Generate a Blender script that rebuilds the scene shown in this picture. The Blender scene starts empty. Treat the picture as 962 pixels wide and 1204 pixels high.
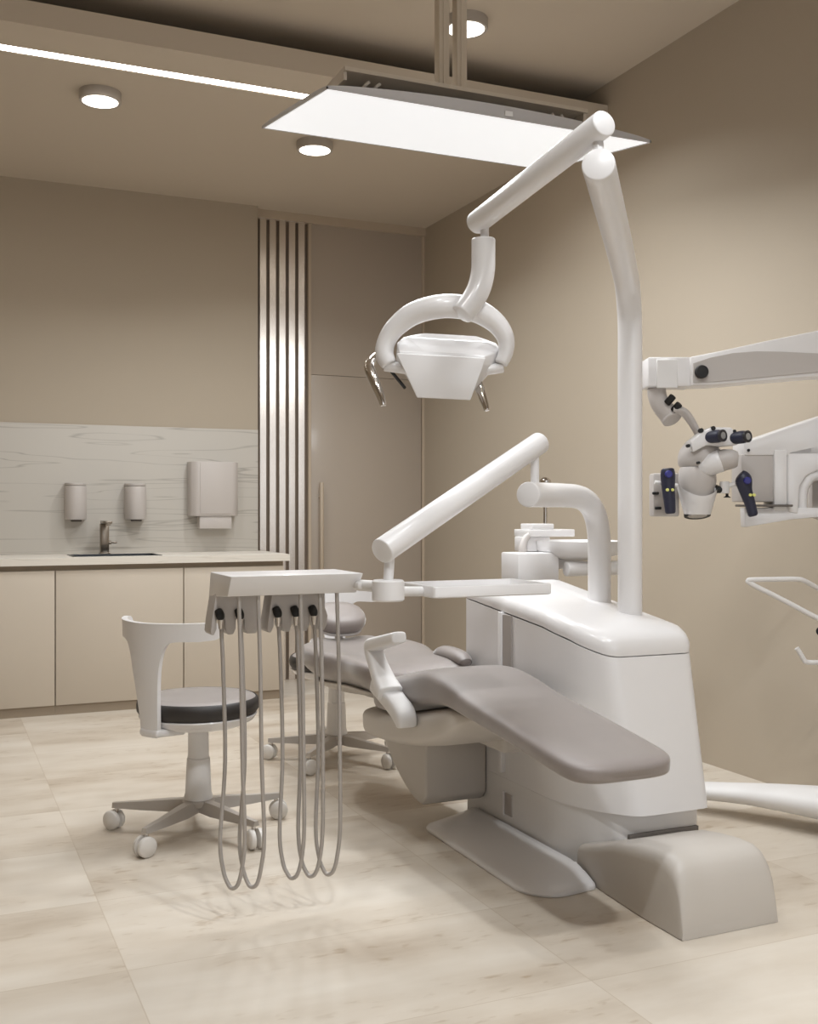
import bpy, bmesh, math, random
from mathutils import Vector, Matrix
random.seed(7)
C = bpy.context.scene.collection
PI = math.pi
CAMH = 1.15
YAW = math.radians(23.9)
FX = Vector((math.sin(YAW), math.cos(YAW), 0))      # the camera's level heading
RX = Vector((math.cos(YAW), -math.sin(YAW), 0))     # and its right-hand side
UZ = Vector((0, 0, 1))

def M(px, py, d):
    """a point measured in the photograph, d metres into the room"""
    return FX*d + RX*((px-481)/1266*d) + Vector((0, 0, CAMH-(py-598.4)/1266*d))

# ------------------------------------------------------------------ materials
def lin(c):
    c = c/255.0
    return c/12.92 if c <= .04045 else ((c+.055)/1.055)**2.4
def rgb(r, g, b): return (lin(r), lin(g), lin(b), 1)

def mat(name, col, rough=.5, metal=0, coat=0, bump=0, bscale=60, var=0, vscale=4, emit=None, estr=0, spec=None, trans=0, ior=None, sheen=0):
    m = bpy.data.materials.new(name); m.use_nodes = True
    nt = m.node_tree; b = nt.nodes['Principled BSDF']
    b.inputs['Base Color'].default_value = col
    b.inputs['Roughness'].default_value = rough
    b.inputs['Metallic'].default_value = metal
    b.inputs['Coat Weight'].default_value = coat
    b.inputs['Coat Roughness'].default_value = .12
    if spec is not None: b.inputs['Specular IOR Level'].default_value = spec
    if trans: b.inputs['Transmission Weight'].default_value = trans
    if ior: b.inputs['IOR'].default_value = ior
    if sheen: b.inputs['Sheen Weight'].default_value = sheen; b.inputs['Sheen Roughness'].default_value = .3
    if emit:
        b.inputs['Emission Color'].default_value = emit
        b.inputs['Emission Strength'].default_value = estr
    if bump or var:
        tc = nt.nodes.new('ShaderNodeTexCoord')
    if bump:
        n = nt.nodes.new('ShaderNodeTexNoise'); n.inputs['Scale'].default_value = bscale
        n.inputs['Detail'].default_value = 4
        nt.links.new(tc.outputs['Object'], n.inputs['Vector'])
        bp = nt.nodes.new('ShaderNodeBump'); bp.inputs['Strength'].default_value = bump
        bp.inputs['Distance'].default_value = .004
        nt.links.new(n.outputs['Fac'], bp.inputs['Height']); nt.links.new(bp.outputs['Normal'], b.inputs['Normal'])
    if var:
        n = nt.nodes.new('ShaderNodeTexNoise'); n.inputs['Scale'].default_value = vscale
        n.inputs['Detail'].default_value = 5
        nt.links.new(tc.outputs['Object'], n.inputs['Vector'])
        mx = nt.nodes.new('ShaderNodeMix'); mx.data_type = 'RGBA'
        mx.inputs['A'].default_value = [c*(1-var) for c in col[:3]]+[1]
        mx.inputs['B'].default_value = [min(1, c*(1+var)) for c in col[:3]]+[1]
        nt.links.new(n.outputs['Fac'], mx.inputs['Factor']); nt.links.new(mx.outputs['Result'], b.inputs['Base Color'])
    return m

W = {}
W['wall'] = mat('plaster_wall', rgb(182, 170, 153), .75, bump=.06, bscale=90, var=.02, vscale=2)
W['ceil'] = mat('plaster_ceiling', rgb(204, 192, 176), .85, bump=.04, bscale=90)
W['band'] = mat('dark_leatherette', rgb(46, 42, 40), .5, bump=.08, bscale=200)
W['white'] = mat('white_lacquer', rgb(226, 224, 224), .32, coat=.25)
W['satin'] = mat('satin_white', rgb(224, 222, 221), .5)
W['warm'] = mat('warm_white_shell', rgb(196, 190, 183), .45)
W['grey'] = mat('pale_grey_plastic', rgb(186, 180, 176), .45)
W['channel'] = mat('mid_grey_channel', rgb(168, 161, 156), .55)
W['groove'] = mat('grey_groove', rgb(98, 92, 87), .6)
W['uphol'] = mat('grey_upholstery', rgb(134, 125, 121), .5, coat=.8, bump=.10, bscale=220, var=.10, vscale=9, sheen=1.0)
W['uphol'].node_tree.nodes['Principled BSDF'].inputs['Coat Roughness'].default_value = .6
W['cabinet'] = mat('cream_laminate', rgb(197, 186, 171), .5, bump=.03, bscale=120)
W['kick'] = mat('bronze_plinth', rgb(150, 136, 118), .45)
W['chrome'] = mat('chrome', rgb(205, 200, 195), .14, 1)
W['nickel'] = mat('brushed_nickel', rgb(150, 140, 128), .3, 1)
W['steel'] = mat('sink_steel', rgb(120, 124, 128), .35, 1)
W['hose'] = mat('grey_hose', rgb(172, 166, 161), .33, metal=.25)
W['black'] = mat('black_plastic', rgb(14, 13, 13), .55)
W['navy'] = mat('navy_rubber', rgb(36, 38, 58), .45)
W['blue'] = mat('blue_button', rgb(40, 40, 120), .4)
W['yellow'] = mat('yellow_button', rgb(225, 225, 130), .4)
W['rim'] = mat('dark_rim', rgb(45, 44, 48), .35)
W['lens'] = mat('lens_glass', rgb(150, 150, 150), .08, coat=.6)
W['dispenser'] = mat('dispenser_plastic', rgb(196, 189, 184), .45)
W['paper'] = mat('paper', rgb(222, 216, 208), .9)
W['lampgrey'] = mat('lamp_edge_grey', rgb(186, 183, 183), .5)
W['lampbox'] = mat('lamp_tray_beige', rgb(216, 205, 190), .5)
W['cable'] = mat('cable_white', rgb(220, 212, 200), .5)
W['fixture'] = mat('fixture_grey', rgb(182, 174, 166), .5)
W['legmetal'] = mat('stool_base_metal', rgb(188, 182, 176), .28, .4)
W['castor'] = mat('caster_white', rgb(222, 218, 213), .4)
W['doorpanel'] = mat('smoked_glass_panel', rgb(176, 164, 151), .34, coat=.3)
W['doorframe'] = mat('door_frame_beige', rgb(190, 175, 156), .45)
W['slat'] = mat('polished_slat', rgb(214, 206, 198), .24, .85)
W['slatback'] = mat('slat_backing', rgb(120, 106, 92), .4, coat=.3)
W['led'] = mat('led_diffuser', rgb(255, 250, 240), .5, emit=rgb(255, 248, 238), estr=9)
W['down'] = mat('downlight_diffuser', rgb(255, 250, 240), .5, emit=rgb(255, 247, 235), estr=3)
W['glass'] = mat('clear_glass', (1, 1, 1, 1), .02, trans=1, ior=1.45)
W['winframe'] = mat('window_frame_white', rgb(220, 216, 210), .5)

def nodes(m): return m.node_tree.nodes, m.node_tree.links
def floor_mat():
    m = mat('travertine_tile', rgb(214, 200, 180), .38)
    N, L = nodes(m); b = N['Principled BSDF']
    tc = N.new('ShaderNodeTexCoord')
    sep = N.new('ShaderNodeSeparateXYZ'); L.new(tc.outputs['Object'], sep.inputs[0])
    def math_(op, a, bb=None, v=None):
        n = N.new('ShaderNodeMath'); n.operation = op
        if hasattr(a, 'links') or hasattr(a, 'is_linked'): L.new(a, n.inputs[0])
        else: n.inputs[0].default_value = a
        if bb is not None:
            if hasattr(bb, 'is_linked'): L.new(bb, n.inputs[1])
            else: n.inputs[1].default_value = bb
        return n.outputs[0]
    tx, ty = 1.025, .517
    gx = math_('DIVIDE', math_('SUBTRACT', sep.outputs[0], .445), tx)
    gy = math_('DIVIDE', math_('SUBTRACT', sep.outputs[1], 2.737), ty)
    ix, iy = math_('FLOOR', gx), math_('FLOOR', gy)
    fx, fy = math_('FRACT', gx), math_('FRACT', gy)
    ex = math_('MULTIPLY', math_('MINIMUM', fx, math_('SUBTRACT', 1.0, fx)), tx)
    ey = math_('MULTIPLY', math_('MINIMUM', fy, math_('SUBTRACT', 1.0, fy)), ty)
    edge = math_('MINIMUM', ex, ey)
    grout = math_('LESS_THAN', edge, .0016)
    cmb = N.new('ShaderNodeCombineXYZ'); L.new(ix, cmb.inputs[0]); L.new(iy, cmb.inputs[1])
    wn = N.new('ShaderNodeTexWhiteNoise'); wn.noise_dimensions = '3D'; L.new(cmb.outputs[0], wn.inputs['Vector'])
    # streaky veins: stretched along X, shifted tile by tile
    off = N.new('ShaderNodeVectorMath'); off.operation = 'SCALE'; L.new(wn.outputs['Color'], off.inputs[0]); off.inputs['Scale'].default_value = 9
    add = N.new('ShaderNodeVectorMath'); add.operation = 'ADD'
    L.new(tc.outputs['Object'], add.inputs[0]); L.new(off.outputs[0], add.inputs[1])
    mp = N.new('ShaderNodeMapping'); mp.inputs['Scale'].default_value = (.9, 3.1, 1); L.new(add.outputs[0], mp.inputs['Vector'])
    n1 = N.new('ShaderNodeTexNoise'); n1.inputs['Scale'].default_value = 1.5; n1.inputs['Detail'].default_value = 7; n1.inputs['Roughness'].default_value = .56
    L.new(mp.outputs[0], n1.inputs['Vector'])
    n2 = N.new('ShaderNodeTexNoise'); n2.inputs['Scale'].default_value = 1.7; n2.inputs['Detail'].default_value = 5
    L.new(add.outputs[0], n2.inputs['Vector'])
    n3 = N.new('ShaderNodeTexNoise'); n3.inputs['Scale'].default_value = 22; n3.inputs['Detail'].default_value = 6
    mp3 = N.new('ShaderNodeMapping'); mp3.inputs['Scale'].default_value = (.6, 1.6, 1); L.new(add.outputs[0], mp3.inputs['Vector'])
    L.new(mp3.outputs[0], n3.inputs['Vector'])
    r1 = N.new('ShaderNodeValToRGB'); e = r1.color_ramp.elements
    e[0].position = .33; e[0].color = rgb(178, 163, 145)
    e[1].position = .64; e[1].color = rgb(217, 209, 197)
    a = r1.color_ramp.elements.new(.47); a.color = rgb(202, 191, 176)
    mix1 = math_('ADD', math_('MULTIPLY', n1.outputs['Fac'], .6), math_('MULTIPLY', n2.outputs['Fac'], .4))
    mix2 = math_('ADD', mix1, math_('MULTIPLY', math_('SUBTRACT', wn.outputs['Value'], .5), .07))
    L.new(mix2, r1.inputs['Fac'])
    # brown pitting
    r3 = N.new('ShaderNodeValToRGB'); e = r3.color_ramp.elements
    e[0].position = .58; e[0].color = (0, 0, 0, 1); e[1].position = .70; e[1].color = (1, 1, 1, 1)
    L.new(n3.outputs['Fac'], r3.inputs['Fac'])
    r4 = N.new('ShaderNodeValToRGB'); e = r4.color_ramp.elements
    e[0].position = .40; e[0].color = (1, 1, 1, 1); e[1].position = .54; e[1].color = (0, 0, 0, 1)
    L.new(n1.outputs['Fac'], r4.inputs['Fac'])
    pit = math_('MULTIPLY', math_('MULTIPLY', r3.outputs['Color'], r4.outputs['Color']), .62)
    mx = N.new('ShaderNodeMix'); mx.data_type = 'RGBA'; L.new(pit, mx.inputs['Factor'])
    L.new(r1.outputs['Color'], mx.inputs['A']); mx.inputs['B'].default_value = rgb(158, 136, 110)
    mg = N.new('ShaderNodeMix'); mg.data_type = 'RGBA'
    L.new(math_('MULTIPLY', grout, .55), mg.inputs['Factor']); L.new(mx.outputs['Result'], mg.inputs['A']); mg.inputs['B'].default_value = rgb(180, 164, 144)
    L.new(mg.outputs['Result'], b.inputs['Base Color'])
    return m
W['floor'] = floor_mat()

def marble_mat(name, base, vein, sc=1.0, amount=.75):
    m = mat(name, base, .55); N, L = nodes(m); b = N['Principled BSDF']
    tc = N.new('ShaderNodeTexCoord')
    mp = N.new('ShaderNodeMapping'); mp.inputs['Scale'].default_value = (.27*sc, .27*sc, 5.2*sc); mp.inputs['Rotation'].default_value = (0, .10, 0)
    L.new(tc.outputs['Object'], mp.inputs['Vector'])
    n = N.new('ShaderNodeTexNoise'); n.inputs['Scale'].default_value = 1.25; n.inputs['Detail'].default_value = 3; n.inputs['Roughness'].default_value = .5; n.inputs['Distortion'].default_value = .2
    L.new(mp.outputs[0], n.inputs['Vector'])
    def band(src, c, w):
        s = N.new('ShaderNodeMath'); s.operation = 'SUBTRACT'; L.new(src, s.inputs[0]); s.inputs[1].default_value = c
        ab = N.new('ShaderNodeMath'); ab.operation = 'ABSOLUTE'; L.new(s.outputs[0], ab.inputs[0])
        r = N.new('ShaderNodeMapRange'); r.inputs['From Min'].default_value = 0; r.inputs['From Max'].default_value = w
        r.inputs['To Min'].default_value = 1; r.inputs['To Max'].default_value = 0; L.new(ab.outputs[0], r.inputs['Value'])
        return r.outputs[0]
    b1 = band(n.outputs['Fac'], .5, .009); b2 = band(n.outputs['Fac'], .60, .006); b3 = band(n.outputs['Fac'], .40, .006)
    mxx = N.new('ShaderNodeMath'); mxx.operation = 'MAXIMUM'; L.new(b1, mxx.inputs[0]); L.new(b2, mxx.inputs[1])
    mx2 = N.new('ShaderNodeMath'); mx2.operation = 'MAXIMUM'; L.new(mxx.outputs[0], mx2.inputs[0]); L.new(b3, mx2.inputs[1])
    n2 = N.new('ShaderNodeTexNoise'); n2.inputs['Scale'].default_value = 3; L.new(tc.outputs['Object'], n2.inputs['Vector'])
    mu = N.new('ShaderNodeMath'); mu.operation = 'MULTIPLY'; L.new(mx2.outputs[0], mu.inputs[0]); L.new(n2.outputs['Fac'], mu.inputs[1])
    mu2 = N.new('ShaderNodeMath'); mu2.operation = 'MULTIPLY'; L.new(mu.outputs[0], mu2.inputs[0]); mu2.inputs[1].default_value = amount
    mix = N.new('ShaderNodeMix'); mix.data_type = 'RGBA'; L.new(mu2.outputs[0], mix.inputs['Factor'])
    mix.inputs['A'].default_value = base; mix.inputs['B'].default_value = vein
    L.new(mix.outputs['Result'], b.inputs['Base Color'])
    return m
W['marble'] = marble_mat('veined_marble', rgb(198, 193, 185), rgb(112, 106, 98))
W['marbletop'] = marble_mat('countertop_marble', rgb(224, 218, 208), rgb(150, 138, 124), 1.6, .5)

def lightpanel_mat():
    m = mat('lamp_diffuser', rgb(225, 228, 232), .4); N, L = nodes(m); b = N['Principled BSDF']
    b.inputs['Emission Color'].default_value = rgb(250, 252, 255)
    b.inputs['Emission Strength'].default_value = .5
    return m
W['panel'] = lightpanel_mat()

# ------------------------------------------------------------------ mesh helpers
def NB(): return bmesh.new()
def obj(name, bm, m, parent=None, angle=38, subsurf=0):
    bmesh.ops.recalc_face_normals(bm, faces=bm.faces[:])
    for f in bm.faces: f.smooth = True
    for e in bm.edges:
        if len(e.link_faces) == 2:
            if e.calc_face_angle(0) > math.radians(angle): e.smooth = False
    me = bpy.data.meshes.new(name); bm.to_mesh(me); bm.free()
    me.materials.append(m)
    o = bpy.data.objects.new(name, me); C.objects.link(o)
    if parent is not None:
        o.parent = parent
        o.matrix_parent_inverse = Matrix.Translation(parent.location).inverted() if False else Matrix.Identity(4)
    if subsurf:
        s = o.modifiers.new('smooth', 'SUBSURF'); s.levels = subsurf; s.render_levels = subsurf
    return o
def tag(o, label, cat, group=None):
    o['label'] = label; o['category'] = cat
    if group: o['group'] = group
    return o
def struct(name, bm, m, label=None, parent=None):
    o = obj(name, bm, m, parent); o['kind'] = 'structure'
    if label and parent is None: o['label'] = label
    return o
def thing(name, label, cat, group=None, loc=(0, 0, 0)):
    """an empty at the thing's base; its parts are built in world coordinates and shifted under it"""
    o = bpy.data.objects.new(name, None); C.objects.link(o); o.location = loc
    o.empty_display_size = .05
    return tag(o, label, cat, group)
def settle(root):
    """parts were modelled in world space: move their meshes into the root's space"""
    off = -Vector(root.location)
    def walk(o):
        for ch in o.children:
            if ch.type == 'MESH' and not ch.data.get('settled'):
                ch.data.transform(Matrix.Translation(off)); ch.data['settled'] = 1
            walk(ch)
    walk(root)
    return root

def box(bm, c, s, bev=0, seg=2, rot=None):
    r = bmesh.ops.create_cube(bm, size=1); vs = r['verts']
    mt = Matrix.Translation(Vector(c)) @ (rot.to_4x4() if rot else Matrix.Identity(4)) @ Matrix.Diagonal((s[0], s[1], s[2], 1))
    bmesh.ops.transform(bm, matrix=mt, verts=vs)
    if bev:
        es = list({e for v in vs for e in v.link_edges})
        bmesh.ops.bevel(bm, geom=es, offset=bev, segments=seg, profile=.5, affect='EDGES')
    return bm
def bx(bm, x0, x1, y0, y1, z0, z1, bev=0, seg=2):
    return box(bm, ((x0+x1)/2, (y0+y1)/2, (z0+z1)/2), (abs(x1-x0), abs(y1-y0), abs(z1-z0)), bev, seg)

def catmull(pts, k):
    if k <= 1 or len(pts) < 3: return [list(p) for p in pts]
    out = []; n = len(pts)
    for i in range(n-1):
        p0 = pts[max(i-1, 0)]; p1 = pts[i]; p2 = pts[i+1]; p3 = pts[min(i+2, n-1)]
        for j in range(k):
            t = j/k
            out.append([.5*((2*b)+(c-a)*t+(2*a-5*b+4*c-d)*t*t+(3*b-a-3*c+d)*t**3) for a, b, c, d in zip(p0, p1, p2, p3)])
    out.append(list(pts[-1])); return out

def loft(bm, rings, cap0=True, cap1=True):
    vr = [[bm.verts.new(p) for p in r] for r in rings]
    n = len(rings[0])
    for a, b in zip(vr, vr[1:]):
        for i in range(n):
            try: bm.faces.new((a[i], a[(i+1) % n], b[(i+1) % n], b[i]))
            except ValueError: pass
    if cap0: bm.faces.new(list(reversed(vr[0])))
    if cap1: bm.faces.new(vr[-1])
    return bm

def tube(bm, pts, r, n=20, k=1, bev=.0, flat=None, up=None, cap=True, ex=2):
    """swept round (or flattened) bar; r one number or one per point"""
    pts = [Vector(p) for p in pts]
    rs = r if isinstance(r, (list, tuple)) else [r]*len(pts)
    data = catmull([list(p)+[q] for p, q in zip(pts, rs)], k)
    P = [Vector(d[:3]) for d in data]; R = [d[3] for d in data]
    T = []
    for i in range(len(P)):
        a = P[max(i-1, 0)]; b = P[min(i+1, len(P)-1)]
        T.append((b-a).normalized())
    if bev and len(P) >= 2:
        P2 = [P[0], P[0]+T[0]*bev*.35, P[0]+T[0]*bev]+P[1:-1]+[P[-1]-T[-1]*bev, P[-1]-T[-1]*bev*.35, P[-1]]
        R2 = [R[0]-bev, R[0]-bev*.3, R[0]]+R[1:-1]+[R[-1], R[-1]-bev*.3, R[-1]-bev]
        T = [T[0]]*3+T[1:-1]+[T[-1]]*3; P, R = P2, R2
    u = Vector(up) if up is not None else (Vector((0, 0, 1)) if abs(T[0].z) < .9 else Vector((1, 0, 0)))
    rings = []
    for p, t, q in zip(P, T, R):
        u = (u - t*u.dot(t))
        if u.length < 1e-6: u = t.orthogonal()
        u.normalize(); v = t.cross(u)
        fu, fv = flat if flat else (1, 1)
        sq = lambda c: math.copysign(abs(c)**(2/ex), c)
        rings.append([p+u*(sq(math.cos(2*PI*i/n))*q*fu)+v*(sq(math.sin(2*PI*i/n))*q*fv) for i in range(n)])
    loft(bm, rings, cap, cap)
    return bm

def lathe(bm, c, prof, n=40, axis=None, cap=True):
    """profile of (radius, height) round an axis through c"""
    ax = Vector(axis).normalized() if axis is not None else Vector((0, 0, 1))
    u = ax.orthogonal().normalized(); v = ax.cross(u); c = Vector(c)
    rings = [[c+ax*h+(u*math.cos(2*PI*i/n)+v*math.sin(2*PI*i/n))*max(r, 1e-4) for i in range(n)] for r, h in prof]
    return loft(bm, rings, cap, cap)

def prism(bm, pts, depth, bev=0, seg=2):
    """polygon of 3-D points pushed along the vector depth"""
    d = Vector(depth)
    a = [bm.verts.new(p) for p in pts]; b = [bm.verts.new(Vector(p)+d) for p in pts]
    fs = [bm.faces.new(a), bm.faces.new(list(reversed(b)))]
    n = len(a)
    for i in range(n): fs.append(bm.faces.new((a[(i+1) % n], a[i], b[i], b[(i+1) % n])))
    if bev:
        bmesh.ops.recalc_face_normals(bm, faces=fs)
        es = list({e for f in fs for e in f.edges if e.calc_face_angle(0) > .45})
        bmesh.ops.bevel(bm, geom=es, offset=bev, segments=seg, profile=.5, affect='EDGES')
    return bm

def superring(c, a, b, ha, hb, ex=3.2, n=44, top=None):
    c = Vector(c); out = []
    for i in range(n):
        t = 2*PI*i/n; ct, st = math.cos(t), math.sin(t)
        x = math.copysign(abs(ct)**(2/ex), ct)*ha; y = math.copysign(abs(st)**(2/ex), st)*hb
        out.append(c+Vector(a)*x+Vector(b)*y)
    return out

def rounded_poly(pts, r, seg=5):
    """2-D polygon with rounded corners (r may be a list)"""
    out = []; n = len(pts)
    for i in range(n):
        p = Vector(pts[i]); a = Vector(pts[i-1]); b = Vector(pts[(i+1) % n])
        rr = r[i] if isinstance(r, (list, tuple)) else r
        d1 = (a-p); d2 = (b-p); q = min(rr, d1.length*.48, d2.length*.48)
        p1 = p+d1.normalized()*q; p2 = p+d2.normalized()*q
        for j in range(seg+1):
            t = j/seg
            out.append((p1*(1-t)**2+p*2*t*(1-t)+p2*t*t))
    return out

def copy_thing(root, loc, rz=0):
    r = root.copy(); C.objects.link(r); r.location = loc; r.rotation_euler = (0, 0, rz)
    for ch in list(root.children):
        c = ch.copy(); C.objects.link(c); c.parent = r
        for g in ch.children:
            d = g.copy(); C.objects.link(d); d.parent = c
    return r

# ================================================================== THE ROOM
XL, XR, YF, YB, YB2 = -2.2, 3.2, -1.6, 6.87, 6.98
ZL, ZU, YBEAM = 3.14, 3.355, 4.68
bm = NB(); bx(bm, XL-.1, XR+.1, YF-.1, YB2+.1, -.1, 0); struct('floor', bm, W['floor'], 'pale travertine tile floor with faint brown streaks')
bm = NB(); bx(bm, XR, XR+.1, YF-.1, YB2+.1, 0, ZU+.1); struct('wall_right', bm, W['wall'], 'beige plaster wall on the right')
bm = NB(); bx(bm, XL-.1, XL, YF-.1, YB2+.1, 0, ZU+.1); struct('wall_left', bm, W['wall'])
bm = NB(); bx(bm, XL-.1, 1.957, YB, YB2+.1, 0, ZU+.1); bx(bm, 1.957, XR+.1, YB2+.02, YB2+.1, 0, ZU+.1)
struct('wall_back', bm, W['wall'], 'beige plaster wall behind the counter')
# front wall with a window behind the photographer
wx0, wx1, wz0, wz1 = .2, 2.9, .75, 2.45
bm = NB()
bx(bm, XL-.1, wx0, YF-.1, YF, 0, ZU+.1); bx(bm, wx1, XR+.1, YF-.1, YF, 0, ZU+.1)
bx(bm, wx0, wx1, YF-.1, YF, 0, wz0); bx(bm, wx0, wx1, YF-.1, YF, wz1, ZU+.1)
struct('wall_front', bm, W['wall'])
bm = NB()
for (a, b) in ((wx0, wx0+.06), (wx1-.06, wx1), ((wx0+wx1)/2-.03, (wx0+wx1)/2+.03)): bx(bm, a, b, YF-.08, YF-.02, wz0, wz1, .004)
bx(bm, wx0, wx1, YF-.08, YF-.02, wz0, wz0+.06, .004); bx(bm, wx0, wx1, YF-.08, YF-.02, wz1-.06, wz1, .004)
win = struct('window_1', bm, W['winframe'])
bm = NB(); bx(bm, wx0+.05, wx1-.05, YF-.055, YF-.047, wz0+.05, wz1-.05); p = obj('window_pane', bm, W['glass'], win)
# ceilings: the upper one over the chair, the dropped slab towards the back with its open cove
bm = NB(); bx(bm, XL-.1, XR+.1, YF-.1, YB2+.1, ZU, ZU+.1); struct('ceiling', bm, W['ceil'], 'upper beige ceiling above the dental chair')
bm = NB()
LX0, LX1, LY0, LY1 = XL+.25, 2.62, 4.925, 4.995
bx(bm, XL, XR, YBEAM, LY0, ZL, ZL+.1); bx(bm, XL, XR, LY1, YB2+.02, ZL, ZL+.1)
bx(bm, XL, LX0, LY0, LY1, ZL, ZL+.1); bx(bm, LX1, XR, LY0, LY1, ZL, ZL+.1)
bx(bm, XL, XR, YBEAM+.6, YBEAM+.7, ZL+.1, ZU)
bx(bm, LX0-.02, LX1+.02, LY0-.02, LY1+.02, ZL+.1, ZL+.112)
bmesh.ops.remove_doubles(bm, verts=bm.verts[:], dist=1e-5)
struct('ceiling_lower', bm, W['ceil'], 'dropped beige ceiling slab over the counter side')
bm = NB(); bx(bm, LX0, LX1, LY0+.0005, LY1-.0005, ZL+.004, ZL+.03)
tag(obj('led_light_strip', bm, W['led']), 'long bright recessed strip light across the lower ceiling', 'strip light')
# baseboards: plain line at the right wall
# ---- recessed door bay at the back right
bm = NB(); bx(bm, 1.96, XR, YB2-.05, YB2+.02, ZL-.055, ZL); struct('trim_1', bm, W['doorframe'], 'beige head trim over the door bay')
bm = NB(); bx(bm, 1.96, 2.335, YB2-.005, YB2+.02, 0, ZL-.055); struct('trim_2', bm, W['slatback'], 'dark backing behind the vertical slats')
bm = NB()
bx(bm, 2.332, 2.352, YB2-.035, YB2+.02, 0, ZL-.055); struct('trim_3', bm, W['doorframe'], 'slim jamb between slats and door')
bm = NB(); bx(bm, XR-.018, XR, YB2-.03, YB2+.02, 0, ZL-.055); struct('trim_4', bm, W['doorframe'], 'slim pale jamb in the corner')
bm = NB(); bx(bm, 2.352, XR-.018, YB2-.02, YB2+.02, 2.0645, ZL-.055); struct('trim_5', bm, W['doorpanel'], 'smoked glass panel above the door')
bm = NB(); bx(bm, 2.356, XR-.022, YB2-.022, YB2+.018, .005, 2.062, .002)
door = struct('door_1', bm, W['doorpanel'], 'tall smoked glass door in the far right corner')
bm = NB()
tube(bm, [(2.415, YB2-.07, .62), (2.415, YB2-.07, 1.33)], .014, 14, bev=.003)
tube(bm, [(2.415, YB2-.07, .72), (2.415, YB2-.015, .72)], .008, 10); tube(bm, [(2.415, YB2-.07, 1.23), (2.415, YB2-.015, 1.23)], .008, 10)
obj('door_handle', bm, W['doorframe'], door)
names = ['leftmost polished vertical slat, beside the marble backsplash', 'second polished vertical slat from the marble backsplash',
         'middle one of the five polished vertical slats', 'second polished vertical slat from the smoked glass door',
         'rightmost polished vertical slat, next to the door jamb']
for i in range(5):
    xc = 2.015+i*.067
    bm = NB()
    ring = [(xc-.022, YB2-.006), (xc-.022, YB2-.030), (xc-.020, YB2-.0325), (xc+.0, YB2-.0365), (xc+.020, YB2-.0395), (xc+.022, YB2-.0385), (xc+.022, YB2-.006)]
    prism(bm, [(x, y, 0) for x, y in ring], (0, 0, ZL-.056))
    tag(obj('wall_slat', bm, W['slat'], None, 6), names[i], 'wall slat', 'polished vertical slats beside the door')

# ================================================================== COUNTER SIDE
YC = 6.28
cabs = [(-.088, .628, 'cream cabinet with flat door at the left edge, left of the sink'),
        (.628, 1.344, 'cream cabinet with flat door directly under the sink'),
        (1.344, 1.955, 'cream end cabinet with flat door, behind the dental stool and nearest the door')]
for a, b, lab in [(-.804, -.088, 'cream cabinet with flat door beyond the left edge of the picture')]+cabs:
    t = thing('base_cabinet', lab, 'cabinet', 'cream base cabinets', ((a+b)/2, (YC+YB)/2, 0))
    bm = NB(); g = .0006
    bx(bm, a+g, a+.018, YC+.022, YB-.003, .055, .815); bx(bm, b-.018, b-g, YC+.022, YB-.003, .055, .815)
    bx(bm, a+.018, b-.018, YC+.022, YB-.003, .055, .073); bx(bm, a+.018, b-.018, YB-.012, YB-.003, .073, .815)
    bx(bm, a+.018, b-.018, YC+.03, YC+.05, .775, .815)
    obj('carcass', bm, W['cabinet'], t)
    bm = NB(); bx(bm, a+.003, b-.003, YC, YC+.02, .055, .805, .0015); obj('door', bm, W['cabinet'], t)
    bm = NB(); bx(bm, a+g, b-g, YC+.012, YC+.03, 0, .053); obj('plinth', bm, W['kick'], t)
    bm = NB(); bx(bm, a+g, b-g, YC+.021, YC+.029, .806, .834); obj('grip_rail', bm, W['kick'], t)
    settle(t)
# marble worktop with the sink cut-out
sx0, sx1, sy0, sy1 = .735, 1.245, 6.40, 6.70
bm = NB(); z0, z1 = .836, .876; xa, xb, ya, yb = -.82, 1.985, YC-.02, YB-.002
o = [(xa, ya), (xb, ya), (xb, yb), (xa, yb)]; h = [(sx0, sy0), (sx1, sy0), (sx1, sy1), (sx0, sy1)]
for z, fl in ((z1, 1), (z0, 0)):
    vo = [bm.verts.new((x, y, z)) for x, y in o]; vh = [bm.verts.new((x, y, z)) for x, y in h]
    if fl: to, th = vo, vh
    else: bo, bh = vo, vh
    for i in range(4): bm.faces.new((vo[i], vo[(i+1) % 4], vh[(i+1) % 4], vh[i]))
for i in range(4):
    bm.faces.new((to[i], to[(i+1) % 4], bo[(i+1) % 4], bo[i])); bm.faces.new((th[i], th[(i+1) % 4], bh[(i+1) % 4], bh[i]))
tag(obj('countertop', bm, W['marbletop']), 'pale marble worktop running over the cream cabinets', 'countertop')
bm = NB(); bx(bm, -.82, 1.955, YB-.014, YB-.0005, .8765, 1.668, .001)
tag(obj('marble_backsplash', bm, W['marble']), 'grey veined marble slab on the wall above the worktop', 'backsplash')
t = thing('sink', 'dark steel rectangular sink set into the marble worktop', 'sink', None, (.99, 6.55, .70))
bm = NB(); w = .006; zt = .874
bx(bm, sx0-w, sx0+.001, sy0-w, sy1+w, .70, .8355); bx(bm, sx1-.001, sx1+w, sy0-w, sy1+w, .70, .8355)
bx(bm, sx0, sx1, sy0-w, sy0+.001, .70, .8355); bx(bm, sx0, sx1, sy1-.001, sy1+w, .70, .8355); bx(bm, sx0, sx1, sy0, sy1, .694, .702)
obj('basin', bm, W['steel'], t)
bm = NB(); q = .004
bx(bm, sx0+.001, sx0+.018, sy0+.001, sy1-.001, .8765, .8785); bx(bm, sx1-.018, sx1-.001, sy0+.001, sy1-.001, .8765, .8785)
bx(bm, sx0+.001, sx1-.001, sy0+.001, sy0+.018, .8765, .8785); bx(bm, sx0+.001, sx1-.001, sy1-.03, sy1-.001, .8765, .8785)
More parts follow.
